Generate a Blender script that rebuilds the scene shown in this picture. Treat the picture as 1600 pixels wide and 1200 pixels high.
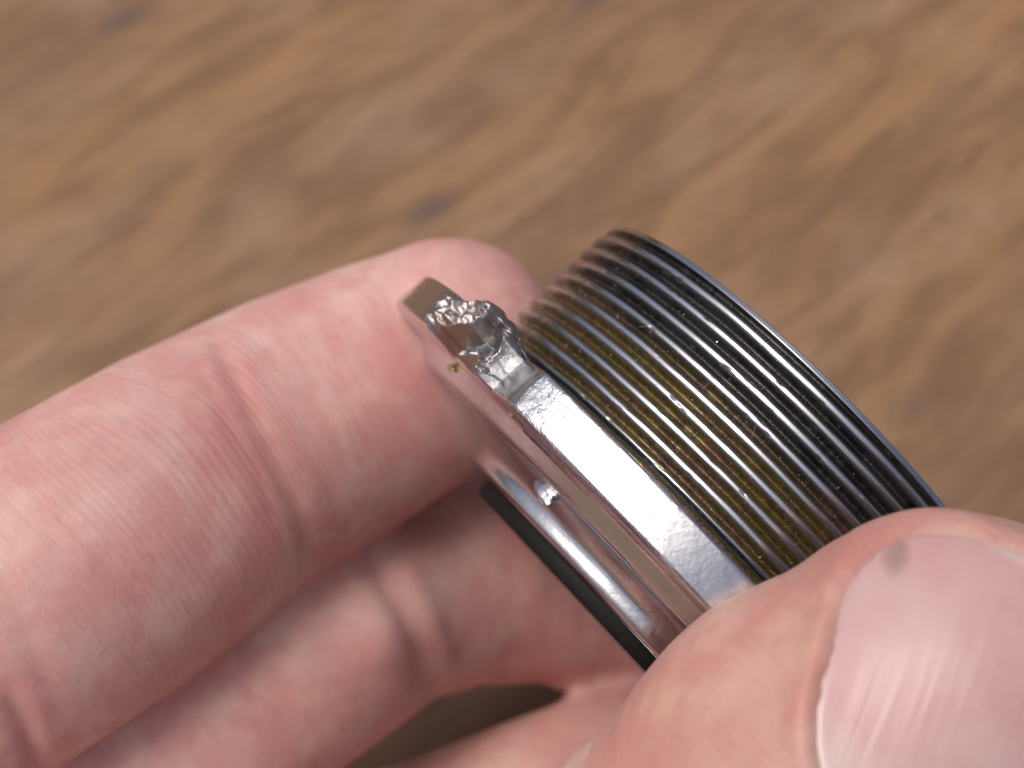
import bpy, bmesh, math, random
import numpy as np
from mathutils import Vector, Matrix, noise as mnoise

# units: 1 Blender unit = 1 cm
scene = bpy.context.scene
for o in list(bpy.data.objects):
    bpy.data.objects.remove(o)
rad = math.radians
random.seed(5)
rng = np.random.default_rng(7)

# ------------------------------------------------------------------ camera
FPX = 2526.0                       # focal length in photo pixels (photo 1600 x 1200)
PITCH = rad(50)
TABLE_DIST = 15.0                  # along the optical axis
CAM = Vector((0, 0, TABLE_DIST * math.sin(PITCH)))
Rm = np.array([[1, 0, 0],
               [0, math.sin(PITCH), math.cos(PITCH)],
               [0, -(-math.cos(PITCH)), 0]], float)
Xc = np.array([1.0, 0, 0])
Yc = np.array([0, math.sin(PITCH), math.cos(PITCH)])
Zc = np.array([0, -math.cos(PITCH), math.sin(PITCH)])   # towards the viewer
RC = np.stack([Xc, Yc, Zc], 1)                           # camera -> world
CAMN = np.array(CAM)

cd = bpy.data.cameras.new('camera')
cam = bpy.data.objects.new('camera', cd)
scene.collection.objects.link(cam)
M = Matrix(((*RC[0], CAM[0]), (*RC[1], CAM[1]), (*RC[2], CAM[2]), (0, 0, 0, 1)))
cam.matrix_world = M
cd.sensor_width = 36
cd.lens = 36 * FPX / 1600
cd.clip_start = 0.2
cd.clip_end = 5000
cd.dof.use_dof = True
cd.dof.focus_distance = 8.15
APERTURE_R = 0.070
cd.dof.aperture_fstop = cd.lens * 1e-3 / (2 * APERTURE_R)
scene.camera = cam
scene.unit_settings.system = 'METRIC'
scene.unit_settings.scale_length = 0.01

def P(px, py, d):
    """a point of the place from its direction and its distance in front of the camera"""
    return CAMN + RC @ np.array([(px - 800) / FPX * d, (600 - py) / FPX * d, -d])

# ------------------------------------------------------------------ ring frame (axis, centre)
_s = 155 / FPX
_u = np.array([.73, .684, 0]); _u /= np.linalg.norm(_u)
_w = np.array([_u[1], -_u[0], 0])
_A = _u - _s * np.array([0, 0, 1.0]); _A /= np.linalg.norm(_A)
_O = 9.8 * ((-155 * _u + 374 * _w) / FPX + np.array([0, 0, -1.0]))
_n = -_O / np.linalg.norm(_O)
_m = np.cross(_A, _n)
if _m @ _w < 0: _m = -_m
AX, NX, MX = RC @ _A, RC @ _n, RC @ _m
OX = CAMN + RC @ _O
def ring_pt(a, r, t):              # t in radians, 0 = nearest the camera
    a = np.asarray(a)[..., None]; r = np.asarray(r)[..., None]; t = np.asarray(t)[..., None]
    return OX + a * AX + r * (np.cos(t) * NX + np.sin(t) * MX)
def to_px(p):
    q = (np.asarray(p) - CAMN) @ RC
    return 800 + FPX * q[..., 0] / -q[..., 2], 600 - FPX * q[..., 1] / -q[..., 2], -q[..., 2]

# ------------------------------------------------------------------ world and sun
SUN_AZ, SUN_EL = rad(-106), rad(69)           # azimuth from +Y towards +X
w = bpy.data.worlds.new('World'); scene.world = w
w.use_nodes = True
nt = w.node_tree
sky = nt.nodes.new('ShaderNodeTexSky'); sky.sky_type = 'NISHITA'
sky.sun_disc = False
sky.sun_elevation = SUN_EL
sky.sun_rotation = SUN_AZ
sky.air_density = .65; sky.dust_density = 8.0; sky.ozone_density = 1.0
bgn = nt.nodes['Background']
nt.links.new(sky.outputs[0], bgn.inputs[0])
bgn.inputs[1].default_value = 0.138

sd = bpy.data.lights.new('sun', 'SUN')
sd.energy = 1.0; sd.angle = rad(25); sd.color = (1.0, 0.965, 0.92)
sun = bpy.data.objects.new('sun', sd); scene.collection.objects.link(sun)
sdir = Vector((math.sin(SUN_AZ) * math.cos(SUN_EL), math.cos(SUN_AZ) * math.cos(SUN_EL), math.sin(SUN_EL)))
sun.rotation_euler = sdir.to_track_quat('Z', 'Y').to_euler()

scene.view_settings.view_transform = 'Standard'
scene.view_settings.look = 'None'
scene.view_settings.exposure = -0.2
scene.view_settings.gamma = 1.0

# ------------------------------------------------------------------ helpers
col = scene.collection
def tag(o, label=None, cat=None, group=None, kind=None):
    if label: o['label'] = label
    if cat: o['category'] = cat
    if group: o['group'] = group
    if kind: o['kind'] = kind
    return o

def mesh_obj(name, verts, faces, mat=None, parent=None, smooth=True, attrs=None, autosharp=None):
    me = bpy.data.meshes.new(name)
    me.from_pydata([tuple(v) for v in verts], [], [tuple(int(i) for i in f) for f in faces])
    me.update()
    if smooth:
        me.polygons.foreach_set('use_smooth', [True] * len(me.polygons))
    if autosharp is not None:
        me.set_sharp_from_angle(angle=rad(autosharp))
    if attrs:
        for k, v in attrs.items():
            at = me.attributes.new(k, 'FLOAT', 'POINT')
            at.data.foreach_set('value', np.asarray(v, dtype=np.float32).ravel())
    if mat: me.materials.append(mat)
    o = bpy.data.objects.new(name, me)
    col.objects.link(o)
    if parent: o.parent = parent
    return o

def grid_faces(nu, nv, close_u=False, close_v=False, flip=False):
    iu = np.arange(nu if close_u else nu - 1); iv = np.arange(nv if close_v else nv - 1)
    U, V = np.meshgrid(iu, iv, indexing='ij')
    a = U * nv + V; b = ((U + 1) % nu) * nv + V
    c = ((U + 1) % nu) * nv + (V + 1) % nv; d = U * nv + (V + 1) % nv
    f = np.stack([a, b, c, d], -1).reshape(-1, 4)
    return f[:, ::-1] if flip else f

# numpy value noise (trilinear, smooth)
_perm = rng.random((64, 64, 64))
def vnoise(p):
    p = np.asarray(p, float)
    i = np.floor(p).astype(int); fr = p - i
    fr = fr * fr * (3 - 2 * fr)
    r = 0
    for dx in (0, 1):
        for dy in (0, 1):
            for dz in (0, 1):
                wgt = (fr[..., 0] if dx else 1 - fr[..., 0]) * (fr[..., 1] if dy else 1 - fr[..., 1]) * (fr[..., 2] if dz else 1 - fr[..., 2])
                r = r + wgt * _perm[(i[..., 0] + dx) % 64, (i[..., 1] + dy) % 64, (i[..., 2] + dz) % 64]
    return r * 2 - 1
def fbm(p, oct=4):
    a, s, r = 1.0, 1.0, 0
    for k in range(oct):
        r = r + a * vnoise(np.asarray(p) * s + 13.7 * k); a *= .5; s *= 2.03
    return r
def smooth01(x):
    x = np.clip(x, 0, 1); return x * x * (3 - 2 * x)

# ------------------------------------------------------------------ node helper
class NT:
    def __init__(self, name):
        self.mat = bpy.data.materials.new(name); self.mat.use_nodes = True
        self.t = self.mat.node_tree; self.bsdf = self.t.nodes['Principled BSDF']
    def n(self, typ, ins=None, **props):
        nd = self.t.nodes.new(typ)
        for k, v in props.items(): setattr(nd, k, v)
        if ins:
            for k, v in ins.items():
                self.set(nd.inputs[k], v)
        return nd
    def set(self, sock, v):
        if hasattr(v, 'is_output') or isinstance(v, bpy.types.NodeSocket): self.t.links.new(v, sock)
        else: sock.default_value = v
    def B(self, **kw):
        for k, v in kw.items(): self.set(self.bsdf.inputs[k.replace('_', ' ')], v)
    def coord(self, scale=(1, 1, 1), rot=(0, 0, 0), loc=(0, 0, 0)):
        tc = self.n('ShaderNodeTexCoord')
        mp = self.n('ShaderNodeMapping', {'Vector': tc.outputs['Object'], 'Scale': scale, 'Rotation': rot, 'Location': loc})
        return mp.outputs[0]
    def attr(self, name):
        return self.n('ShaderNodeAttribute', attribute_name=name).outputs['Fac']
    def noise(self, vec, scale, detail=4, rough=.55, dist=0):
        return self.n('ShaderNodeTexNoise', {'Vector': vec, 'Scale': scale, 'Detail': detail, 'Roughness': rough, 'Distortion': dist}).outputs['Fac']
    def ramp(self, fac, stops, interp='LINEAR'):
        r = self.n('ShaderNodeValToRGB', {'Fac': fac}); cr = r.color_ramp; cr.interpolation = interp
        while len(cr.elements) < len(stops): cr.elements.new(.5)
        for e, (p, c) in zip(cr.elements, stops):
            e.position = p; e.color = (c, c, c, 1) if isinstance(c, (int, float)) else (*c, 1)
        return r.outputs['Color']
    def mix(self, fac, a, b, mode='MIX'):
        m = self.n('ShaderNodeMix', data_type='RGBA', blend_type=mode)
        self.set(m.inputs[0], fac)
        for s, v in ((6, a), (7, b)):
            if isinstance(v, tuple) and len(v) == 3: v = (*v, 1)
            self.set(m.inputs[s], v)
        return m.outputs[2]
    def math(self, op, a, b=0.0, c=0.0, clamp=False):
        m = self.n('ShaderNodeMath', operation=op, use_clamp=clamp)
        self.set(m.inputs[0], a); self.set(m.inputs[1], b); self.set(m.inputs[2], c)
        return m.outputs[0]
    def bump(self, h, dist, strength=1.0, prev=None):
        b = self.n('ShaderNodeBump', {'Height': h, 'Distance': dist, 'Strength': strength})
        if prev is not None: self.set(b.inputs['Normal'], prev)
        return b.outputs[0]
    def comb(self, x, y, z):
        return self.n('ShaderNodeCombineXYZ', {0: x, 1: y, 2: z}).outputs[0]

def rgb(r, g, b):     # sRGB 0..255 -> linear
    f = lambda c: (c / 255 / 12.92) if c / 255 <= .04045 else ((c / 255 + .055) / 1.055) ** 2.4
    return (f(r), f(g), f(b))

# ------------------------------------------------------------------ materials
def mat_wood():
    m = NT('wood')
    ang = rad(-47)
    v = m.coord(rot=(0, 0, ang))
    sep = m.n('ShaderNodeSeparateXYZ', {0: v})
    X, Y = sep.outputs[0], sep.outputs[1]
    warp = m.noise(m.comb(m.math('MULTIPLY', X, .05), m.math('MULTIPLY', Y, .12), 0.0), 1.0, 3)
    Yw = m.math('ADD', Y, m.math('MULTIPLY', warp, 1.3))
    v1 = m.comb(m.math('MULTIPLY', X, .10), m.math('MULTIPLY', Yw, .45), 0.0)
    v2 = m.comb(m.math('MULTIPLY', X, .48), m.math('MULTIPLY', Yw, 1.8), 3.0)
    v3 = m.comb(m.math('MULTIPLY', X, 1.0), m.math('MULTIPLY', Yw, 5.5), 3.0)
    n1 = m.noise(v1, 1.0, 3, .5)
    n2 = m.noise(v2, 1.0, 4, .6, .6)
    n3 = m.noise(v3, 1.0, 3, .6)
    n4 = m.noise(m.comb(m.math('MULTIPLY', X, .55), m.math('MULTIPLY', Yw, .8), 9.0), 1.0, 3, .55)
    c = m.mix(m.ramp(n1, [(.35, 0.0), (.65, 1.0)]), (.232, .134, .076), (.300, .168, .070))
    c = m.mix(m.ramp(n2, [(.34, .70), (.58, 0.0)]), c, (.162, .088, .047))
    c = m.mix(m.math('MULTIPLY', m.ramp(n2, [(.50, 0.0), (.75, 1.0)]), .55), c, (.330, .192, .103))
    c = m.mix(m.math('MULTIPLY', m.ramp(n4, [(.50, 0.0), (.68, 1.0)]), .45), c, (.335, .222, .142))
    c = m.mix(m.math('MULTIPLY', m.ramp(n3, [(.32, 1.0), (.55, 0.0)]), .45), c, (.15, .085, .048))
    # small dark pores and knots, lengthened along the grain
    vk = m.comb(m.math('MULTIPLY', X, .42), m.math('MULTIPLY', Yw, 1.0), 1.0)
    vor = m.n('ShaderNodeTexVoronoi', {'Vector': vk, 'Scale': .75, 'Randomness': 1.0}).outputs['Distance']
    sel = m.noise(m.comb(m.math('MULTIPLY', X, .12), m.math('MULTIPLY', Y, .12), 5.0), 1.0, 1)
    kn = m.math('MULTIPLY', m.ramp(vor, [(.03, 1.0), (.17, 0.0)]), m.ramp(sel, [(.40, 0.0), (.46, .75)]))
    c = m.mix(kn, c, (.10, .07, .065))
    m.B(Base_Color=c, Roughness=m.ramp(n2, [(.3, .36), (.7, .52)]), Specular_IOR_Level=.5)
    m.B(Normal=m.bump(n3, .01, .5))
    return m.mat

def mat_metal(name, base=(.62, .61, .60), rough=.2, dark=0.0, scratch=1.0, stain=0.0, pit=False, crumple=0.0):
    m = NT(name)
    v = m.coord()
    a, s = m.attr('axial'), m.attr('arc')
    vv = m.comb(m.math('MULTIPLY', a, 1.0), s, 0.0)
    n1 = m.noise(m.comb(m.math('MULTIPLY', a, 60.0), m.math('MULTIPLY', s, 3.0), 0.0), 1.0, 5, .65)
    n2 = m.noise(v, 7.0, 5, .6)
    n3 = m.noise(v, 38.0, 4, .6)
    n4 = m.noise(v, 2.4, 3, .6)
    c = m.mix(m.ramp(n2, [(.4, 0.0), (.75, .45)]), base, tuple(x * .72 for x in base))
    fac = m.ramp(n4, [(.48, 0.0), (.66, stain)])
    c = m.mix(fac, c, (.28, .17, .07))
    r = m.math('ADD', rough, m.math('MULTIPLY', m.ramp(n2, [(.35, 0.0), (.75, 1.0)]), .14))
    m.B(Base_Color=c, Metallic=1.0, Roughness=r)
    h = m.bump(n1, .0022, .55 * scratch)
    h = m.bump(n3, .0035, .5 * scratch, h)
    if crumple:
        h = m.bump(m.noise(v, 16.0, 5, .62, .6), .05, crumple, h)
    if pit:
        # orange-peel hammering near the first corner of the tooth
        p1 = m.noise(m.comb(m.math('MULTIPLY', a, 13.0), m.math('MULTIPLY', s, 9.0), 0.0), 1.0, 4, .62, .8)
        mask = m.attr('batter')
        h = m.bump(m.math('MULTIPLY', p1, mask), .024, .7, h)
        m.B(Roughness=m.math('ADD', r, m.math('MULTIPLY', mask, .12)))
        sp = m.n('ShaderNodeTexVoronoi', {'Vector': vv, 'Scale': 4.2}).outputs['Distance']
        c2 = m.mix(m.ramp(sp, [(.035, 1.0), (.055, 0.0)]), c, (.10, .07, .06))
        # packed grime in the undercut beside the first thread
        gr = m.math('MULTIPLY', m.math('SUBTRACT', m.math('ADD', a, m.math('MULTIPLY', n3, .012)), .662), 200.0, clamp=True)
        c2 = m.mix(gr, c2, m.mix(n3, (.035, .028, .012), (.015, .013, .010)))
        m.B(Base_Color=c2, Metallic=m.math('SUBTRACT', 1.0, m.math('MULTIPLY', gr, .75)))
    m.B(Normal=h)
    return m.mat

def mat_thread():
    m = NT('oily_thread_steel')
    v = m.coord()
    a, s, dep = m.attr('axial'), m.attr('arc'), m.attr('depth')    # depth 0 crest .. 1 root
    nA = m.noise(m.comb(m.math('MULTIPLY', a, 6.0), m.math('MULTIPLY', s, 2.2), 0.0), 1.0, 5, .6)
    nB = m.noise(v, 22.0, 5, .65)
    nC = m.noise(v, 70.0, 3, .6)
    nD = m.noise(v, 3.2, 4, .6)
    # grease coverage: everywhere except the last few turns
    g = m.ramp(a, [(0.0, 1.0), (.93, 1.0), (1.0, 0.0)])
    aa = m.math('DIVIDE', m.math('SUBTRACT', a, .6), .72)
    g = m.ramp(m.math('ADD', aa, m.math('MULTIPLY', m.math('SUBTRACT', nA, .5), .35)), [(.78, 1.0), (.95, .05)])
    steel = m.mix(m.ramp(nA, [(.4, 0.0), (.7, .5)]), (.58, .60, .63), (.44, .44, .45))
    olive = m.mix(m.ramp(nB, [(.35, 0.0), (.65, 1.0)]), (.150, .110, .026), (.060, .050, .020))
    brown = m.mix(m.ramp(nB, [(.42, 0.0), (.6, 1.0)]), (.115, .062, .024), (.045, .026, .014))
    black = m.mix(nB, (.006, .006, .007), (.025, .025, .027))
    rust = m.math('MULTIPLY', m.ramp(m.math('ADD', m.math('MULTIPLY', nD, .8), m.math('MULTIPLY', nB, .4)), [(.575, 0.0), (.625, 1.0)]),
                  m.ramp(dep, [(.35, 0.0), (.6, 1.0)]))
    soil = m.mix(rust, olive, brown)
    soil = m.mix(g, black, soil)
    cover = m.ramp(m.math('ADD', dep, m.math('MULTIPLY', m.math('SUBTRACT', nB, .5), .22)), [(.08, 0.0), (.22, .82), (.55, 1.0)])
    c = m.mix(cover, steel, soil)
    # oiled film stays metallic; only the crud is dull
    met = m.math('SUBTRACT', 1.0, m.math('MULTIPLY', cover, m.math('ADD', m.math('MULTIPLY', rust, .4), .5)), clamp=True)
    r = m.math('ADD', .19, m.math('MULTIPLY', cover, m.math('ADD', m.math('ADD', .0, m.math('MULTIPLY', nB, .10)), m.math('MULTIPLY', rust, .2))))
    m.B(Base_Color=c, Metallic=met, Roughness=r, Coat_Weight=m.math('MULTIPLY', cover, .35), Coat_Roughness=.14)
    h = m.bump(nB, .006, m.math('MULTIPLY', cover, .4))
    h = m.bump(nC, .008, m.math('ADD', .06, m.math('MULTIPLY', rust, .9)), h)
    m.B(Normal=h)
    m.set(m.bsdf.inputs['Coat Normal'], h)
    return m.mat

def mat_simple(name, color, rough=.5, metal=0.0, bscale=0, bdist=.01, spec=.5, color2=None, nscale=10):
    m = NT(name); v = m.coord()
    c = (*color, 1)
    if color2 is not None: c = m.mix(m.ramp(m.noise(v, nscale, 4), [(.4, 0.0), (.6, 1.0)]), color, color2)
    m.B(Base_Color=c, Roughness=rough, Metallic=metal, Specular_IOR_Level=spec)
    if bscale: m.B(Normal=m.bump(m.noise(v, bscale, 5, .6), bdist, .8))
    return m.mat

def mat_skin():
    m = NT('skin')
    v = m.coord()
    s, q, red, line = m.attr('s'), m.attr('q'), m.attr('red'), m.attr('lines')
    big = m.noise(m.comb(m.math('MULTIPLY', s, 1.0), m.math('MULTIPLY', q, 1.0), 0.0), 1.1, 4, .6, .3)
    mott = m.noise(m.comb(m.math('MULTIPLY', s, 1.5), m.math('MULTIPLY', q, 1.1), 4.0), 2.3, 4, .62, .4)
    fine = m.noise(m.comb(m.math('MULTIPLY', s, 9.0), m.math('MULTIPLY', q, 2.5), 2.0), 2.0, 4, .6)
    c = m.mix(m.ramp(mott, [(.38, 0.0), (.62, 1.0)]), (.635, .355, .32), (.685, .45, .40))
    c = m.mix(m.ramp(big, [(.40, .75), (.58, 0.0)]), c, (.60, .27, .255))
    c = m.mix(m.math('MULTIPLY', m.ramp(m.noise(v, 2.6, 3), [(.52, 0.0), (.66, 1.0)]), .5), c, (.73, .50, .41))
    c = m.mix(m.ramp(red, [(0.0, 0.0), (1.0, .6)]), c, (.49, .19, .175))
    c = m.mix(m.math('MULTIPLY', m.ramp(fine, [(.3, 1.0), (.5, 0.0)]), .18), c, (.45, .20, .17))
    c = m.mix(m.attr('tan'), c, m.mix(1.0, c, (.86, .86, .80), 'MULTIPLY'))
    # friction ridges run across the finger and fan out near the joints
    wq = m.math('MULTIPLY', q, .0)
    dist = m.math('MULTIPLY', m.math('SUBTRACT', m.noise(m.comb(m.math('MULTIPLY', s, .5), m.math('MULTIPLY', q, .5), 1.0), 1.0, 1), .5), .5)
    ss = m.math('ADD', m.math('ADD', s, dist), m.attr('fan'))
    rid = m.n('ShaderNodeTexWave', {'Vector': m.comb(ss, m.math('MULTIPLY', q, .05), 0.0), 'Scale': 7.2, 'Distortion': .35,
                                    'Detail': 3.0, 'Detail Scale': 1.6}, wave_type='BANDS', bands_direction='X').outputs['Fac']
    cr = m.noise(m.comb(m.math('MULTIPLY', ss, 9.0), m.math('MULTIPLY', q, .55), 7.0), 1.0, 3, .55)
    tex = m.noise(v, 26.0, 4, .6)
    h = m.bump(cr, .030, m.math('MULTIPLY', line, .45))
    h = m.bump(rid, .006, m.math('MULTIPLY', line, .22), h)
    h = m.bump(tex, .012, .25, h)
    m.B(Base_Color=c, Roughness=.50, Specular_IOR_Level=.42, Normal=h)
    m.B(Subsurface_Weight=.55, Subsurface_Radius=(1.0, .35, .2), Subsurface_Scale=.14)
    m.bsdf.subsurface_method = 'RANDOM_WALK'
    return m.mat

def mat_nail():
    m = NT('nail')
    u_, v_ = m.attr('nu'), m.attr('nv')       # nu across, nv along, -1..1
    wob = m.noise(m.comb(m.math('MULTIPLY', u_, 1.2), m.math('MULTIPLY', v_, 1.2), 0.0), 1.4, 3)
    rid = m.noise(m.comb(m.math('MULTIPLY', u_, 6.5), m.math('MULTIPLY', v_, .35), 0.0), 1.0, 4, .6)
    c = m.mix(m.ramp(wob, [(.35, 0.0), (.65, 1.0)]), (.54, .315, .31), (.57, .385, .37))
    vv = m.math('ADD', v_, m.math('MULTIPLY', m.math('MULTIPLY', u_, u_), -.25))
    c = m.mix(m.ramp(vv, [(-.02, 0.0), (0.0, 0.0)]), c, c)
    base = m.ramp(m.math('MULTIPLY', m.math('ADD', vv, 1.0), .5), [(.12, 1.0), (.24, 0.0), (.5, 0.0), (.965, 0.0), (.985, 1.0)])
    c = m.mix(m.math('MULTIPLY', base, .5), c, (.66, .56, .51))
    du = m.math('MULTIPLY', m.math('ADD', u_, .80), 1.6); dv = m.math('SUBTRACT', v_, .62)
    dd_ = m.math('ADD', m.math('ADD', m.math('MULTIPLY', du, du), m.math('MULTIPLY', dv, dv)), m.math('MULTIPLY', m.math('SUBTRACT', wob, .5), .12))
    c = m.mix(m.ramp(dd_, [(.0, .6), (.024, 0.0)]), c, (.25, .16, .13))
    m.B(Base_Color=c, Roughness=.30, Specular_IOR_Level=.5, Coat_Weight=.15, Coat_Roughness=.3)
    m.B(Subsurface_Weight=.4, Subsurface_Radius=(1.0, .4, .3), Subsurface_Scale=.08)
    rid2 = m.noise(m.comb(m.math('MULTIPLY', u_, 19.0), m.math('MULTIPLY', v_, .8), 3.0), 1.0, 3, .5)
    h = m.bump(rid, .03, .20)
    h = m.bump(rid2, .006, .25, h)
    m.B(Normal=h)
    m.set(m.bsdf.inputs['Coat Normal'], h)
    return m.mat

WOOD = mat_wood()
STEEL = mat_metal('steel_face', rough=.17, stain=.25)
STEEL_TOOTH = mat_metal('steel_tooth', base=(.62, .64, .67), rough=.13, pit=True)
HUBM = mat_metal('steel_hub', base=(.60, .62, .64), rough=.15)
TORN = mat_metal('torn_steel', base=(.50, .49, .49), rough=.25, scratch=1.8, stain=.5, crumple=.32)
THREAD = mat_thread()
BLACK = mat_simple('black_rubber', (.004, .004, .005), .6, bscale=40, bdist=.004, spec=.25, color2=(.010, .010, .010), nscale=90)
BURNT = mat_simple('golden_grime', (.42, .27, .11), .5, bscale=30, bdist=.02, color2=(.16, .09, .04), nscale=25)
GRIT = mat_simple('grit', (.16, .09, .04), .4, bscale=30, color2=(.40, .32, .22), nscale=9)
GLINT = mat_simple('steel_flake', (.75, .74, .72), .18, metal=1.0)
SKIN = mat_skin()
NAIL = mat_nail()

# ------------------------------------------------------------------ table
def build_table():
    bm = bmesh.new()
    bmesh.ops.create_cube(bm, size=1)
    for vtx in bm.verts:
        vtx.co.x *= 220; vtx.co.y *= 160; vtx.co.z = vtx.co.z * 4 - 2
        vtx.co.y += 30
    bmesh.ops.bevel(bm, geom=bm.edges[:], offset=.4, segments=3, affect='EDGES')
    me = bpy.data.meshes.new('wooden_table_top'); bm.to_mesh(me); bm.free()
    me.materials.append(WOOD)
    o = bpy.data.objects.new('wooden_table_top', me); col.objects.link(o)
    return tag(o, 'brown wooden table top with diagonal grain and dark spots, out of focus beneath the hand', 'table')
build_table()

# ------------------------------------------------------------------ threaded ring
ring = bpy.data.objects.new('bearing_cup', None); col.objects.link(ring)
ring.location = Vector(OX)
_R = Matrix((Vector(AX), Vector(np.cross(NX, AX)) * -1, Vector(NX))).transposed()
tag(ring, 'steel threaded bearing cup with a torn notched flange, held between thumb and fingers', 'bearing cup')
def to_local(pts):
    return np.asarray(pts) - OX

PITCH_T = 0.1058
def revolve(name, a, r, t, mat, parent, close_t=True, close_p=True, attrs=None, autosharp=None):
    """a, r arrays (nt, np); t (nt,)"""
    T = np.repeat(t[:, None], a.shape[1], 1)
    pts = to_local(ring_pt(a, r, T))
    f = grid_faces(a.shape[0], a.shape[1], close_t, close_p)
    at = {'axial': a, 'arc': T * 2.0}
    if attrs: at.update(attrs)
    # outward check
    p = pts.reshape(-1, 3)
    o = mesh_obj(name, p, f, mat, parent, True, at, autosharp)
    bm = bmesh.new(); bm.from_mesh(o.data); bmesh.ops.recalc_face_normals(bm, faces=bm.faces); bm.to_mesh(o.data); bm.free()
    if autosharp is not None: o.data.set_sharp_from_angle(angle=rad(autosharp))
    return o

# angles: fine on the camera side, coarser behind
def angles(fine, coarse=1.2, lo=-95, hi=60):
    a = np.arange(lo, hi, fine); b = np.arange(hi, lo + 360, coarse)
    return np.radians(np.concatenate([a, b]))

def build_thread():
    t = angles(.5, 1.0)
    a0, a1 = .70, 1.70
    # helical V thread: crests flat, roots rounded, swept along the outside
    aa = np.arange(a0, a1 + 1e-6, PITCH_T / 22)
    R0, H = 1.75, .070
    A = np.repeat(aa[None], len(t), 0); T = np.repeat(t[:, None], len(aa), 1)
    wob = .0022 * fbm(np.stack([T * 5, A * 9, A * 0], -1), 3)
    ph = ((A + wob - a0) / PITCH_T - T / (2 * math.pi)) % 1.0
    x = np.abs(ph - .5) * 2           # 0 at crest centre, 1 at root
    d = np.clip((x - .17) / .75, 0, 1)
    d = np.where(d > .88, .88 + (d - .88) * .5, d)
    depth = H * d
    # little nicks on the crests
    nick = np.clip(fbm(np.stack([T * 26, A * 30, A * 0 + 3], -1), 3) - .72, 0, 1)
    depth = depth + nick * .03 * (d < .3)
    # runout at both ends
    run = smooth01((A - a0) / .10)
    chamf = np.clip((A - (a1 - .07)) / .07, 0, 1)
    R = (R0 - depth) * 1.0
    R = np.where(A < a0 + .10, 1.665 + (R - 1.665) * run, R)
    R = np.minimum(R, R0 - .005 - chamf * .035)
    land = A > a1 - .038
    R = np.where(land, R0 - .016 - chamf * .02, R)
    depth = np.where(land, 0, depth)
    # close: end face and bore
    pa = np.concatenate([A, np.full((len(t), 1), a1 + .004), np.full((len(t), 1), a1 + .004), np.full((len(t), 1), a0 - .3), np.full((len(t), 1), a0 - .3), np.full((len(t), 1), a0 - .02)], 1)
    pr = np.concatenate([R, np.full((len(t), 1), 1.655), np.full((len(t), 1), 1.50), np.full((len(t), 1), 1.48), np.full((len(t), 1), 1.56), np.full((len(t), 1), 1.62)], 1)
    dep = np.concatenate([depth / H * (A > a0 + .02) + (A <= a0 + .02) * .9, np.zeros((len(t), 5))], 1)
    return revolve('thread', pa, pr, t, THREAD, ring, attrs={'depth': dep}, autosharp=None)
build_thread()

# flange with teeth (angle degrees from the side nearest the camera)
TEETH = [(-28.6, 16), (-104, -53), (38, 76), (98, 136), (158, 196), (218, 238)]
R_TOOTH, R_NOTCH = 2.285, 2.055
A0F, A1F = .425, .655
def tooth_profile(td):
    """0 in a notch .. 1 on a tooth, steep but sloped sides"""
    v = np.zeros_like(td)
    for lo, hi in TEETH:
        for k in (-360, 0, 360):
            l, h = lo + k, hi + k
            up = np.clip((td - (l - 10.0)) / 7.8, 0, 1) * .80 + np.clip((td - (l - 2.2)) / 2.2, 0, 1) * .19 + np.clip((td - l) / .6, 0, 1) * .01
            dn = np.clip(((h + 1.4) - td) / 1.3, 0, 1) * .95 + np.clip(((h + .2) - td) / .2, 0, 1) * .05
            v = np.maximum(v, np.minimum(up, dn))
    return v
def build_flange():
    t = angles(.2, 1.0)
    td = np.degrees(t)
    tp = tooth_profile(td)
    R = R_NOTCH + (R_TOOTH - R_NOTCH) * tp
    # gentle damage to the sides of the step below the notch
    prof = []
    # (a, r as function of R)
    one = np.ones_like(t)
    def add(a, r): prof.append((a * one if np.isscalar(a) else a, r * one if np.isscalar(r) else r))
    ch = .010 + .006 * tp
    nz = fbm(np.stack([t * 12, t * 0, t * 0 + 1], -1), 3) * .004
    stepa = .335
    add(.300, 1.33)
    add(.300, 1.60)
    add(.300, 1.905)
    add(.304, 1.918)
    add(.312, 1.930)
    add(.335, 1.952)
    add(.358, 1.972)
    add(.380, 1.992)
    add(.394, 2.008)
    add(.402, 2.024)
    add(.408, R * .5 + 2.03 * .5 - .004)
    add(.412, R - ch * 1.2)
    add(.412 + ch * .35, R - ch * .45)
    add(.412 + ch * 1.1, R)
    for k in range(1, 14):
        f = k / 14
        a = .412 + ch * 1.1 + (A1F - .412 - 2.1 * ch) * f
        P_ = np.stack([t * 14, a * 12, t * 0], -1)
        bat = smooth01((-16 - td) / 14) * (td > -29.5)
        dz = fbm(P_, 3) * (.0016 + .0045 * bat)
        add(a, R + dz)
    add(A1F - ch, R)
    add(A1F - ch * .35, R - ch * .35)
    add(A1F, R - ch)
    add(A1F, 1.72)
    add(A1F + .02, 1.67)
    add(A1F + .06, 1.655)
    add(A1F + .06, 1.33)
    A = np.stack([p[0] for p in prof], 1); RR = np.stack([p[1] for p in prof], 1)
    T = np.repeat(td[:, None], A.shape[1], 1)
    bat = smooth01((-14 - T) / 12) * (T > -29.8) * (RR > 2.0)
    return revolve('flange', A, RR, t, STEEL_TOOTH, ring, attrs={'batter': bat}, autosharp=28)
flange = build_flange()

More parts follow.
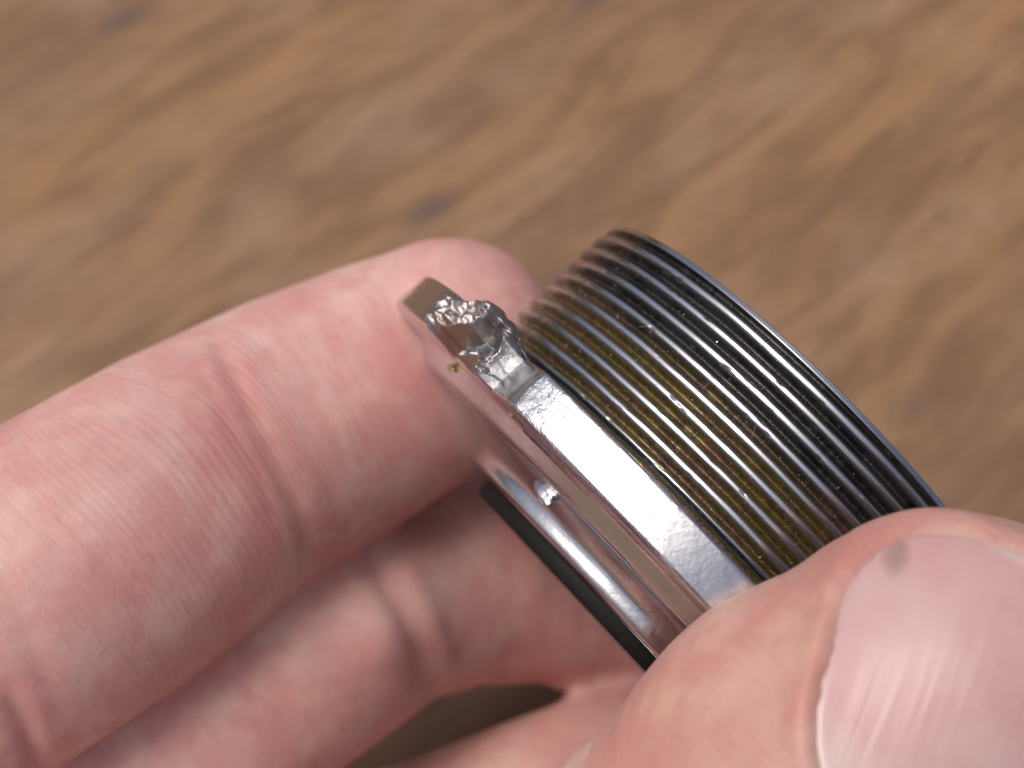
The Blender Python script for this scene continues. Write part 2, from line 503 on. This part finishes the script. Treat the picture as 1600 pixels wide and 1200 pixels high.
def build_hub():
    t = angles(.5, 1.5)
    one = np.ones_like(t)
    pr = [(.325, 1.30), (.325, 1.45), (.312, 1.475), (.302, 1.478), (.295, 1.452), (.285, 1.43), (.265, 1.395), (.245, 1.366), (.225, 1.340), (.205, 1.325),
          (.185, 1.318), (.165, 1.316), (.145, 1.315), (.125, 1.312), (.112, 1.300), (.102, 1.275), (.096, 1.240), (.096, 1.12), (.325, 1.12)]
    A = np.stack([one * p[0] for p in pr], 1); R = np.stack([one * p[1] for p in pr], 1)
    R = R + fbm(np.stack([np.repeat(t[:, None], len(pr), 1) * 7, A * 20, A * 0], -1), 3) * .0025
    return revolve('hub', A, R, t, HUBM, ring, autosharp=50)
build_hub()
def build_seal():
    t = angles(1.0, 2.0)
    one = np.ones_like(t)
    pr = [(.094, 1.05), (.094, 1.12), (.090, 1.13), (.084, 1.131), (.012, 1.11), (.002, 1.10), (-.002, 1.09), (-.002, 1.05)]
    A = np.stack([one * p[0] for p in pr], 1); R = np.stack([one * p[1] for p in pr], 1)
    return revolve('seal', A, R, t, BLACK, ring, autosharp=40)
build_seal()

# torn, rolled-up metal between the two teeth
def polyd(x, y, pts):
    """distance to a polyline and the parameter along it"""
    best = np.full(x.shape, 1e9); par = np.zeros(x.shape)
    n = len(pts) - 1
    for i in range(n):
        ax, ay = pts[i]; bx, by = pts[i + 1]
        dx, dy = bx - ax, by - ay
        tt = np.clip(((x - ax) * dx + (y - ay) * dy) / (dx * dx + dy * dy), 0, 1)
        d = np.hypot(x - ax - tt * dx, y - ay - tt * dy)
        m_ = d < best
        best = np.where(m_, d, best); par = np.where(m_, (i + tt) / n, par)
    return best, par
def build_lump():
    n1, n2 = 260, 170
    td = np.linspace(-54.8, -37, n1); aa = np.linspace(.41, .80, n2)
    T, A = np.meshgrid(np.radians(td), aa, indexing='ij')
    Tn, An = (np.degrees(T) + 54.8) / 17.8, (A - .41) / .39       # 0..1
    # photo places of the features, read on a cylinder of the tooth's radius
    x, y, _ = to_px(ring_pt(A, np.full_like(A, 2.22), T))
    base = 2.055
    h = np.full_like(A, 0.0)
    lr = np.random.default_rng(21)
    def facets(cell, tilt, amp):
        """crumpled-foil relief: little tilted plates"""
        cs = np.stack([lr.uniform(670, 830, int(160 * 170 / cell ** 2)), lr.uniform(450, 620, int(160 * 170 / cell ** 2))], -1)
        tl = lr.normal(size=cs.shape) * tilt; hc = lr.normal(size=len(cs)) * amp
        d = (x[..., None] - cs[:, 0]) ** 2 + (y[..., None] - cs[:, 1]) ** 2
        k = d.argmin(-1)
        return hc[k] + tl[k, 0] * (x - cs[k, 0]) + tl[k, 1] * (y - cs[k, 1])
    q3 = np.stack([T * 2.1 * 14, A * 14, A * 0], -1)
    fc = .030 * vnoise(q3 * .7) - .022 * np.abs(vnoise(q3 * 1.3 + 7)); fs = .012 * vnoise(q3 * 2.6 + 3)
    def ridge(pts, wdt, amp, pw=2):
        d, p = polyd(x, y, pts)
        return amp * np.exp(-(d / wdt) ** pw)
    g = ridge([(686, 504), (712, 494), (745, 487), (776, 480)], 21, 1, 6)
    h = np.maximum(h, g * (.290 - .06 * smooth01((np.degrees(T) + 54) / 6) + 1.1 * fc + 1.0 * fs))
    h = np.maximum(h, ridge([(690, 514), (708, 519), (724, 514), (742, 514), (760, 502), (779, 482)], 5.5, .265 + .8 * fs))
    h = np.maximum(h, ridge([(708, 534), (737, 531), (768, 517), (787, 497)], 13, .12, 4))
    h = np.maximum(h, ridge([(781, 482), (790, 492), (794, 505)], 11, .235, 3))
    h = np.maximum(h, ridge([(768, 500), (775, 512), (773, 527), (763, 540), (748, 549)], 4.2, .235))
    h = np.maximum(h, ridge([(712, 545), (735, 541), (752, 533), (764, 522)], 10, .180 + .6 * fs, 4))
    g = ridge([(796, 512), (790, 533), (768, 552), (742, 573)], 16, 1, 5)
    h = np.maximum(h, g * (.195 + 1.6 * fc + 1.8 * fs))
    h -= ridge([(782, 512), (780, 532), (768, 546), (752, 556)], 2.6, .06)
    h -= ridge([(738, 566), (756, 570), (775, 560)], 2.4, .035)
    h = np.clip(h, 0, .32)
    for _k in range(3):
        h[1:-1, 1:-1] = (h[1:-1, 1:-1] * 2 + h[:-2, 1:-1] + h[2:, 1:-1] + h[1:-1, :-2] + h[1:-1, 2:]) / 6
    # outline mask
    m_ = smooth01(Tn / .06) * smooth01((1 - Tn) / .14)
    lim = .80 - .18 * np.clip(np.abs(Tn - .42) / .5, 0, 1) ** 1.5 * 1.2
    mr = smooth01((1.0 - An - .25 * np.abs(Tn - .42) * 2) / .16)
    ml = smooth01(An / .02)
    h = h * m_ * mr * ml
    r = base - .05 + h + .0 * A
    r = r + .0012 * fbm(np.stack([x / 2.5, y / 2.5, A * 0], -1), 2) * (h > .02)
    hang = smooth01((h - .03) / .10)
    A = np.where(A > .645, .645 + (A - .645) * hang, A)
    r = np.where((A > .60) & (h < .05), np.minimum(r, 2.0), r)
    # over the thread side the lump is a free lip: bottom surface follows
    pts = ring_pt(A, r, T)
    low = ring_pt(np.minimum(A, .655), np.full_like(A, 1.90), T)
    over = smooth01((A - .64) / .05)[..., None]
    bot = ring_pt(A, np.maximum(r - .10, 1.9), T) * over + low * (1 - over)
    V = np.concatenate([pts.reshape(-1, 3), bot.reshape(-1, 3)])
    f1 = grid_faces(n1, n2); N = n1 * n2
    f2 = grid_faces(n1, n2, flip=True) + N
    rim = [i * n2 for i in range(n1)] + [(n1 - 1) * n2 + j for j in range(1, n2)] + [i * n2 + n2 - 1 for i in range(n1 - 2, -1, -1)] + [j for j in range(n2 - 2, 0, -1)]
    f3 = [[rim[i], rim[(i + 1) % len(rim)], rim[(i + 1) % len(rim)] + N, rim[i] + N] for i in range(len(rim))]
    F = np.concatenate([f1, f2, np.array(f3)])
    at = {'axial': np.concatenate([A.ravel(), A.ravel()]), 'arc': np.concatenate([T.ravel() * 2] * 2)}
    o = mesh_obj('torn_burr', to_local(V), F, TORN, ring, True, at)
    bm = bmesh.new(); bm.from_mesh(o.data); bmesh.ops.recalc_face_normals(bm, faces=bm.faces); bm.to_mesh(o.data); bm.free()
    o.data.set_sharp_from_angle(angle=rad(35))
    o['label'] = 'torn and folded bright metal where a tooth broke'
    return o
build_lump()

def blob(name, a, r, td, sa, sr, st, mat, parent, seed=0, rough=.25, sub=4, label=None, twist=0):
    """lumpy ellipsoid lying on the ring: half sizes along axis, radius, tangent"""
    bm = bmesh.new(); bmesh.ops.create_icosphere(bm, subdivisions=sub, radius=1)
    vs = np.array([v.co[:] for v in bm.verts]); fs = [[v.index for v in f.verts] for f in bm.faces]; bm.free()
    vs = vs * (1 + rough * fbm(vs * 1.7 + seed, 3))[:, None]
    ca, sa_ = math.cos(twist), math.sin(twist)
    la = vs[:, 0] * sa; lt = vs[:, 1] * st
    la, lt = la * ca - lt * sa_, la * sa_ + lt * ca
    t0 = rad(td)
    n_ = math.cos(t0) * NX + math.sin(t0) * MX; q_ = -math.sin(t0) * NX + math.cos(t0) * MX
    pts = ring_pt(a, r, t0) + la[:, None] * AX + (vs[:, 2] * sr)[:, None] * n_ + lt[:, None] * q_
    o = mesh_obj(name, to_local(pts), fs, mat, parent, True, {'axial': la, 'arc': lt})
    if label: o['label'] = label
    return o
def px_on_ring(px, py, r):
    """axial position and angle of the ring surface of radius r seen at a photo place"""
    A, T = np.meshgrid(np.linspace(0, 1.8, 181), np.radians(np.linspace(-85, 40, 251)), indexing='ij')
    x, y, _ = to_px(ring_pt(A, np.full_like(A, r), T))
    k = np.argmin((x - px) ** 2 + (y - py) ** 2)
    return A.ravel()[k], math.degrees(T.ravel()[k])
a_, t_ = px_on_ring(848, 768, 1.42)
blob('bead', a_, 1.41, t_, .045, .026, .095, HUBM, ring, 3, .12, 4, 'bright drop shaped bead on the hub', .35)
a_, t_ = px_on_ring(797, 642, 2.02)
blob('grime_fleck', a_ + .015, 2.015, t_, .030, .018, .055, BURNT, ring, 9, .5, 3, 'golden fleck of dried grime below the tooth corner', .2)
a_, t_ = px_on_ring(704, 574, 1.99)
blob('grime_fleck', a_, 1.985, t_, .018, .02, .035, BURNT, ring, 12, .5, 3)

# crumbs and swarf caught in the thread
def build_grit():
    V, F, mi = [], [], []
    def crumb(c, s, k):
        base = len(V)
        pts = np.array([[1, 0, 0], [-1, 0, 0], [0, 1, 0], [0, -1, 0], [0, 0, 1], [0, 0, -1]], float)
        pts = pts * (0.5 + rng.random((6, 1))) * s
        q = rng.normal(size=(3, 3)); q, _ = np.linalg.qr(q)
        for p in pts @ q: V.append(c + p)
        for f in ((0, 2, 4), (2, 1, 4), (1, 3, 4), (3, 0, 4), (2, 0, 5), (1, 2, 5), (3, 1, 5), (0, 3, 5)):
            F.append([base + i for i in f]); mi.append(k)
    for i in range(1100):
        tt = rng.uniform(-80, 45); a = rng.uniform(.74, 1.60)
        if a > 1.35 and rng.random() < .7: continue
        rs = rng.random()
        ph = (a - .70) / PITCH_T - rad(tt) / (2 * math.pi)
        a -= ((ph % 1) - rng.normal(0, .10)) * PITCH_T * .9 if rs < .8 else 0
        s = np.array([1, .6, .5]) * rng.uniform(.0025, .0062) * (1.5 if rng.random() < .06 else 1)
        depth = 1.70 if rs < .8 else 1.735
        crumb(to_local(ring_pt(a, depth, rad(tt))), s, 1 if rng.random() < .08 else 0)
    # short curled fibres
    for i in range(45):
        tt = rng.uniform(-55, 40); a = rng.uniform(.76, 1.35)
        c = to_local(ring_pt(a, 1.742, rad(tt)))
        d = rng.normal(size=3); d /= np.linalg.norm(d)
        e = np.cross(d, NX); e /= np.linalg.norm(e)
        L = rng.uniform(.01, .03); k = rng.uniform(-.6, .6); seg = 5
        pp = [c + d * L * j + e * k * L * j * j / seg for j in np.linspace(-1, 1, seg)]
        base = len(V); w_ = .0009
        for p in pp:
            for ang in (0, 2.1, 4.2): V.append(p + w_ * (math.cos(ang) * e + math.sin(ang) * np.cross(d, e)))
        for j in range(seg - 1):
            for q in range(3):
                F.append([base + j * 3 + q, base + j * 3 + (q + 1) % 3, base + j * 3 + 3 + (q + 1) % 3, base + j * 3 + 3 + q]); mi.append(0)
    o = mesh_obj('grit', V, F, GRIT, ring, False)
    o.data.materials.append(GLINT)
    o.data.polygons.foreach_set('material_index', mi)
    tag(o, kind='stuff')
build_grit()

# ------------------------------------------------------------------ hand
def catmull(P_, n):
    P_ = np.asarray(P_, float); out = []
    Q = np.vstack([2 * P_[0] - P_[1], P_, 2 * P_[-1] - P_[-2]])
    for i in range(len(P_) - 1):
        p0, p1, p2, p3 = Q[i:i + 4]
        for t in np.linspace(0, 1, n, endpoint=False):
            out.append(.5 * ((2 * p1) + (-p0 + p2) * t + (2 * p0 - 5 * p1 + 4 * p2 - p3) * t * t + (-p0 + 3 * p1 - 3 * p2 + p3) * t ** 3))
    out.append(P_[-1]); return np.array(out)

CHAINS = {}
def chain(name, pts, up, squash=.88, tipround=1.0, n=10):
    """pts: (px, py, distance, half width in px) from the tip to the root"""
    C = np.array([P(x, y, d) for x, y, d, h in pts]); R = np.array([h / FPX * d for x, y, d, h in pts])
    S = catmull(np.column_stack([C, R]), n)
    c, r = S[:, :3], S[:, 3]
    tan = np.gradient(c, axis=0); tan /= np.linalg.norm(tan, axis=1)[:, None]
    s = np.concatenate([[0], np.cumsum(np.linalg.norm(np.diff(c, axis=0), axis=1))])
    upv = np.repeat(np.asarray(up, float)[None], len(c), 0)
    side = np.cross(tan, upv); side /= np.linalg.norm(side, axis=1)[:, None]
    nup = np.cross(side, tan)
    CHAINS[name] = dict(c=c, r=r, tan=tan, side=side, nup=nup, s=s, squash=squash, tip=tipround)
    return CHAINS[name]

def chain_mesh(bm, ch, nring=56, cap=9):
    c, r, tan, side, nup, sq = ch['c'], ch['r'], ch['tan'], ch['side'], ch['nup'], ch['squash']
    rings = []
    ph = np.linspace(0, 2 * math.pi, nring, endpoint=False)
    # rounded tip
    for k in range(1, cap + 1):
        b = (math.pi / 2) * k / cap
        x = -math.cos(b) * r[0] * ch['tip']; rr = math.sin(b) * r[0]
        rings.append((c[0] + tan[0] * x, rr, 0))
    rings += [(c[i], r[i], i) for i in range(1, len(c))]
    L = []
    for cc, rr, i in rings:
        L.append(cc + rr * (np.cos(ph)[:, None] * side[i] + np.sin(ph)[:, None] * nup[i] * sq))
    L = np.array(L)
    vs = [[bm.verts.new(p) for p in ring_] for ring_ in L]
    tip = bm.verts.new(c[0] - tan[0] * r[0] * ch['tip'])
    for i in range(len(vs) - 1):
        for j in range(nring):
            bm.faces.new((vs[i][j], vs[i][(j + 1) % nring], vs[i + 1][(j + 1) % nring], vs[i + 1][j]))
    for j in range(nring): bm.faces.new((tip, vs[0][(j + 1) % nring], vs[0][j]))
    end = bm.verts.new(c[-1] + tan[-1] * r[-1] * .8)
    for j in range(nring): bm.faces.new((end, vs[-1][j], vs[-1][(j + 1) % nring]))

UP = RC @ np.array([0, 0, 1.0])
chain('index', [(702, 549, 10.75, 178), (640, 582, 10.75, 190), (560, 622, 10.65, 201), (475, 665, 10.5, 211), (400, 706, 10.3, 219), (325, 750, 10.05, 228),
                (240, 806, 9.75, 238), (150, 864, 9.5, 246), (50, 926, 9.3, 252), (-70, 1000, 9.2, 258), (-220, 1110, 9.3, 272), (-480, 1290, 9.6, 285), (-760, 1480, 9.9, 285)], UP, .90)
chain('middle', [(1150, 880, 11.9, 150), (1060, 895, 12.0, 160), (950, 888, 12.0, 165), (840, 902, 11.9, 166), (738, 902, 11.7, 176), (655, 944, 11.3, 152),
                 (577, 972, 10.95, 160), (492, 1022, 10.6, 170), (395, 1085, 10.35, 178), (270, 1180, 10.1, 186), (100, 1320, 9.9, 205), (-120, 1520, 10.0, 215), (-450, 1780, 10.2, 230)], UP, .90)
chain('ring', [(1250, 1120, 12.1, 126), (1150, 1162, 12.0, 140), (992, 1216, 11.8, 150), (846, 1274, 11.6, 156), (702, 1338, 11.4, 160), (545, 1405, 11.1, 170),
               (380, 1540, 10.8, 178), (150, 1690, 10.5, 190), (-200, 1950, 10.1, 210)], UP, .9)
chain('little', [(1050, 1440, 11.3, 110), (940, 1480, 11.2, 122), (800, 1540, 11.0, 130), (620, 1630, 10.7, 138), (420, 1750, 10.3, 150), (150, 1950, 9.9, 175)], UP, .9)
chain('thumb', [(1486, 1143, 7.35, 347), (1415, 1210, 7.35, 380), (1338, 1280, 7.4, 398), (1250, 1385, 7.55, 395), (1110, 1520, 7.8, 405), (930, 1700, 8.2, 415), (700, 1930, 8.7, 450), (300, 2150, 9.4, 520)], UP, .74, 1.0)
chain('palm', [(-300, 1640, 9.9, 360), (-120, 1850, 9.9, 560), (0, 2100, 9.8, 680), (-150, 2450, 9.7, 560), (-350, 2800, 9.6, 420), (-500, 3200, 9.4, 380)], UP, .5)

def smooth_min_d(ch, X):
    """nearest centre-line sample of one chain for each vertex"""
    D = ((X[:, None, :] - ch['c'][None]) ** 2).sum(-1)
    k = D.argmin(1)
    return k, np.sqrt(D[np.arange(len(X)), k])

def build_hand():
    bm = bmesh.new()
    for k in CHAINS: chain_mesh(bm, CHAINS[k])
    me = bpy.data.meshes.new('hand_base'); bm.to_mesh(me); bm.free()
    tmp = bpy.data.objects.new('hand_base', me); col.objects.link(tmp)
    md = tmp.modifiers.new('r', 'REMESH'); md.mode = 'VOXEL'; md.voxel_size = .065; md.use_smooth_shade = True
    ms = tmp.modifiers.new('s', 'SMOOTH'); ms.factor = .5; ms.iterations = 5
    m2 = tmp.modifiers.new('ss', 'SUBSURF'); m2.levels = 1; m2.render_levels = 1
    dg = bpy.context.evaluated_depsgraph_get(); dg.update()
    me2 = bpy.data.meshes.new_from_object(tmp.evaluated_get(dg))
    bpy.data.objects.remove(tmp)
    n = len(me2.vertices)
    X = np.empty(n * 3, np.float32); me2.vertices.foreach_get('co', X); X = X.reshape(-1, 3).astype(float)
    Nn = np.empty(n * 3, np.float32); me2.vertices.foreach_get('normal', Nn); Nn = Nn.reshape(-1, 3).astype(float)
    names = list(CHAINS)
    best = np.full(n, 1e9); own = np.zeros(n, int); idx = np.zeros(n, int)
    for ci, nm in enumerate(names):
        ch = CHAINS[nm]
        for a in range(0, n, 60000):
            k, d = smooth_min_d(ch, X[a:a + 60000])
            rel = d / ch['r'][k] + (.25 if nm == 'palm' else 0)
            sl = slice(a, a + 60000)
            u_ = rel < best[sl]
            best[sl] = np.where(u_, rel, best[sl]); own[sl] = np.where(u_, ci, own[sl]); idx[sl] = np.where(u_, k, idx[sl])
    S = np.zeros(n); Q = np.zeros(n); PH = np.zeros(n); Rr = np.zeros(n)
    for ci, nm in enumerate(names):
        ch = CHAINS[nm]; m_ = own == ci
        k = idx[m_]; d = X[m_] - ch['c'][k]
        S[m_] = ch['s'][k] + (d * ch['tan'][k]).sum(1)
        x_ = (d * ch['side'][k]).sum(1); y_ = (d * ch['nup'][k]).sum(1)
        PH[m_] = np.arctan2(y_ / ch['squash'], x_); Q[m_] = (PH[m_] - math.pi / 2) * ch['r'][k]; Rr[m_] = ch['r'][k]
    px, py, dd = to_px(X)
    disp = np.zeros(n); red = np.zeros(n); lines = np.full(n, .35); fan = np.zeros(n)
    front = smooth01((Nn @ UP + .35) / .6)
    def crease(ci, pts, width, depth, amp_red=.0):
        nonlocal disp, red
        m_ = own == ci
        d, p = polyd(px, py, pts)
        g = np.exp(-(d / width) ** 2) * smooth01(p / .15) * smooth01((1 - p) / .15) * m_ * front
        disp -= depth * g; red += amp_red * g
    I, MI, RI, LI, TH = (names.index(k) for k in ('index', 'middle', 'ring', 'little', 'thumb'))
    # distal joint of the index finger
    crease(I, [(318, 500), (375, 610), (430, 720), (472, 810), (495, 900)], 16, .022, .30)
    crease(I, [(290, 540), (350, 650), (405, 740), (440, 830)], 12, .009, .2)
    crease(I, [(350, 560), (410, 660), (455, 740), (482, 800)], 8, .006, .1)
    crease(I, [(-60, 1020), (10, 1080), (40, 1140), (70, 1230)], 18, .045, .3)
    crease(I, [(-20, 880), (30, 960), (70, 1060), (110, 1160)], 20, .012, .1)
    crease(MI, [(560, 840), (600, 905), (640, 985), (672, 1060), (695, 1110)], 24, .035, .2)
    crease(MI, [(620, 860), (655, 930), (690, 1010), (712, 1070)], 22, -.02, 0)
    # flesh swell of the pads
    m_ = own == I
    disp += .03 * np.exp(-((px - 560) ** 2 + (py - 640) ** 2) / 110 ** 2) * m_ * front
    disp += .03 * np.exp(-((px - 180) ** 2 + (py - 830) ** 2) / 130 ** 2) * m_ * front
    m_ = own == MI
    disp += .06 * np.exp(-((px - 600) ** 2 + (py - 990) ** 2) / 60 ** 2) * m_ * front
    # redness spots
    for (cx, cy, sx, sy, am) in ((640, 530, 60, 55, .7), (430, 760, 60, 90, .55), (300, 620, 90, 70, .35), (150, 720, 120, 40, .45), (780, 410, 90, 40, .35), (470, 400, 0.1, .1, 0),
                                 (360, 690, 60, 70, .4), (600, 700, 90, 70, .2), (100, 900, 100, 40, .25)):
        red += am * np.exp(-((px - cx) / sx) ** 2 - ((py - cy) / sy) ** 2) * (own == I)
    for (cx, cy, sx, sy, am) in ((650, 1030, 45, 60, .7), (560, 1120, 100, 60, .25), (760, 900, 80, 80, .2), (850, 1000, 120, 40, .3)):
        red += am * np.exp(-((px - cx) / sx) ** 2 - ((py - cy) / sy) ** 2) * (own == MI)
    for (cx, cy, sx, sy, am) in ((1240, 1010, 45, 110, .35), (1180, 1100, 80, 60, .3), (1330, 870, 90, 30, .4), (1270, 960, 30, 60, .45), (1080, 1150, 90, 50, .2)):
        red += am * np.exp(-((px - cx) / sx) ** 2 - ((py - cy) / sy) ** 2) * (own == TH)
    lines += .75 * np.exp(-((px - 400) ** 2 + (py - 720) ** 2) / 150 ** 2) * (own == I)
    lines += .45 * (own == I) * (px < 450) + .35 * (own == TH)
    fan = .12 * np.sin(Q * 1.1) + .10 * Q * Q * .6
    # nail bed of the thumb
    th = own == TH
    nd = nail_coord(X)                                  # <1 inside the nail
    inside = th & (nd < 1.25) & (Nn @ UP > .1)
    prof = np.where(nd < 1, -.02 * smooth01((1.0 - nd) / .10), .032 * np.exp(-((nd - 1.08) / .07) ** 2))
    disp += np.where(inside, prof, 0)
    red += .30 * np.exp(-((nd - 1.03) / .05) ** 2) * th
    # soft irregularity of flesh
    disp += .012 * fbm(X * .9, 3) + .003 * fbm(X * 4, 2)
    X2 = X + Nn * disp[:, None]
    me2.vertices.foreach_set('co', X2.astype(np.float32).ravel())
    for k, v in dict(s=S, q=Q, red=np.clip(red, 0, 1), lines=np.clip(lines, 0, 1.2), fan=fan, tan=th * 1.0).items():
        at = me2.attributes.new(k, 'FLOAT', 'POINT'); at.data.foreach_set('value', v.astype(np.float32))
    me2.materials.clear(); me2.materials.append(SKIN)
    me2.polygons.foreach_set('use_smooth', [True] * len(me2.polygons)); me2.update()
    me2.name = 'hand'
    o = bpy.data.objects.new('hand', me2); col.objects.link(o)
    return tag(o, 'pale pink left hand gripping the threaded metal cup between thumb and bent fingers', 'hand')

# nail frame on the thumb
NC = P(1550, 1124, 6.62)
_d1 = P(1552, 870, 6.62) - P(1449, 1090, 6.62); NV = _d1 / np.linalg.norm(_d1)           # along, to the free edge
NU = np.cross(NV, UP); NU /= np.linalg.norm(NU)                                          # across, to the right
NHU, NHV = .67, .67
def nail_uv(X):
    d = X - NC
    return (d @ NU) / NHU, (d @ NV) / NHV
def nail_coord(X):
    u_, v_ = nail_uv(X)
    return (np.abs(u_) ** 2.7 + np.abs(v_) ** 2.7) ** (1 / 2.7)
hand = build_hand()

def build_nail():
    from mathutils.bvhtree import BVHTree
    me = hand.data
    n = len(me.vertices); X = np.empty(n * 3, np.float32); me.vertices.foreach_get('co', X); X = X.reshape(-1, 3)
    dep = bpy.context.evaluated_depsgraph_get()
    bm = bmesh.new(); bm.from_mesh(me); bvh = BVHTree.FromBMesh(bm); bm.free()
    nu, nv = 61, 81
    U, V = np.meshgrid(np.linspace(-1, 1, nu), np.linspace(-1, 1, nv), indexing='ij')
    # square -> superellipse
    k = (np.abs(U) ** 2.7 + np.abs(V) ** 2.7) ** (1 / 2.7)
    mx = np.maximum(np.abs(U), np.abs(V)); sc = np.where(k > 1e-6, mx / np.maximum(k, 1e-6), 1) * 1.05
    u_, v_ = U * sc, V * sc
    Z = np.zeros_like(u_)
    for i in range(nu):
        for j in range(nv):
            o_ = NC + NU * u_[i, j] * NHU + NV * v_[i, j] * NHV + UP * 3
            hit = bvh.ray_cast(Vector(o_), Vector(-UP))
            Z[i, j] = 3 - hit[3] if hit[0] is not None else 0
    # fit a smooth curved plate through the bed
    A_ = np.stack([np.ones(u_.size), u_.ravel(), v_.ravel(), u_.ravel() ** 2, v_.ravel() ** 2, (u_ * v_).ravel(), u_.ravel() ** 4, (u_ ** 2 * v_).ravel(), (v_ ** 3).ravel(), (v_ ** 4).ravel(), (u_ ** 2 * v_ ** 2).ravel(), (u_ ** 3).ravel()], 1)
    co, *_ = np.linalg.lstsq(A_, Z.ravel(), rcond=None)
    Zs = (A_ @ co).reshape(Z.shape)
    kk = np.maximum(np.abs(U), np.abs(V))
    Zt = Zs + .006 - .045 * smooth01((kk - .95) / .05)
    # sink the bed under the plate
    Xd = X.astype(float); ud, vd = nail_uv(Xd); nd = nail_coord(Xd); zd = (Xd - NC) @ UP
    pz = np.stack([np.ones_like(ud), ud, vd, ud ** 2, vd ** 2, ud * vd, ud ** 4, ud ** 2 * vd, vd ** 3, vd ** 4, ud ** 2 * vd ** 2, ud ** 3], 1) @ co
    m_ = (nd < 1.0) & (np.abs(zd) < 1.5) & (zd > pz - .3)
    tgt = np.minimum(zd, pz - .045 * smooth01((.975 - nd) / .07))
    Xd[m_] += (tgt - zd)[m_, None] * UP
    me.vertices.foreach_set('co', Xd.astype(np.float32).ravel()); me.update()
    def W(z): return NC + (u_ * NHU)[..., None] * NU + (v_ * NHV)[..., None] * NV + z[..., None] * UP
    top = W(Zt).reshape(-1, 3); bot = W(Zs - .06).reshape(-1, 3); N = nu * nv
    rim = [i * nv for i in range(nu)] + [(nu - 1) * nv + j for j in range(1, nv)] + [i * nv + nv - 1 for i in range(nu - 2, -1, -1)] + [j for j in range(nv - 2, 0, -1)]
    F = np.concatenate([grid_faces(nu, nv), grid_faces(nu, nv, flip=True) + N,
                        np.array([[rim[i], rim[(i + 1) % len(rim)], rim[(i + 1) % len(rim)] + N, rim[i] + N] for i in range(len(rim))])])
    o = mesh_obj('thumb_nail', np.concatenate([top, bot]), F, NAIL, hand, True,
                 {'nu': np.concatenate([u_.ravel()] * 2), 'nv': np.concatenate([v_.ravel()] * 2)})
    bm = bmesh.new(); bm.from_mesh(o.data); bmesh.ops.recalc_face_normals(bm, faces=bm.faces); bm.to_mesh(o.data); bm.free()
    o['label'] = 'short pink thumbnail with pale ridges'
build_nail()
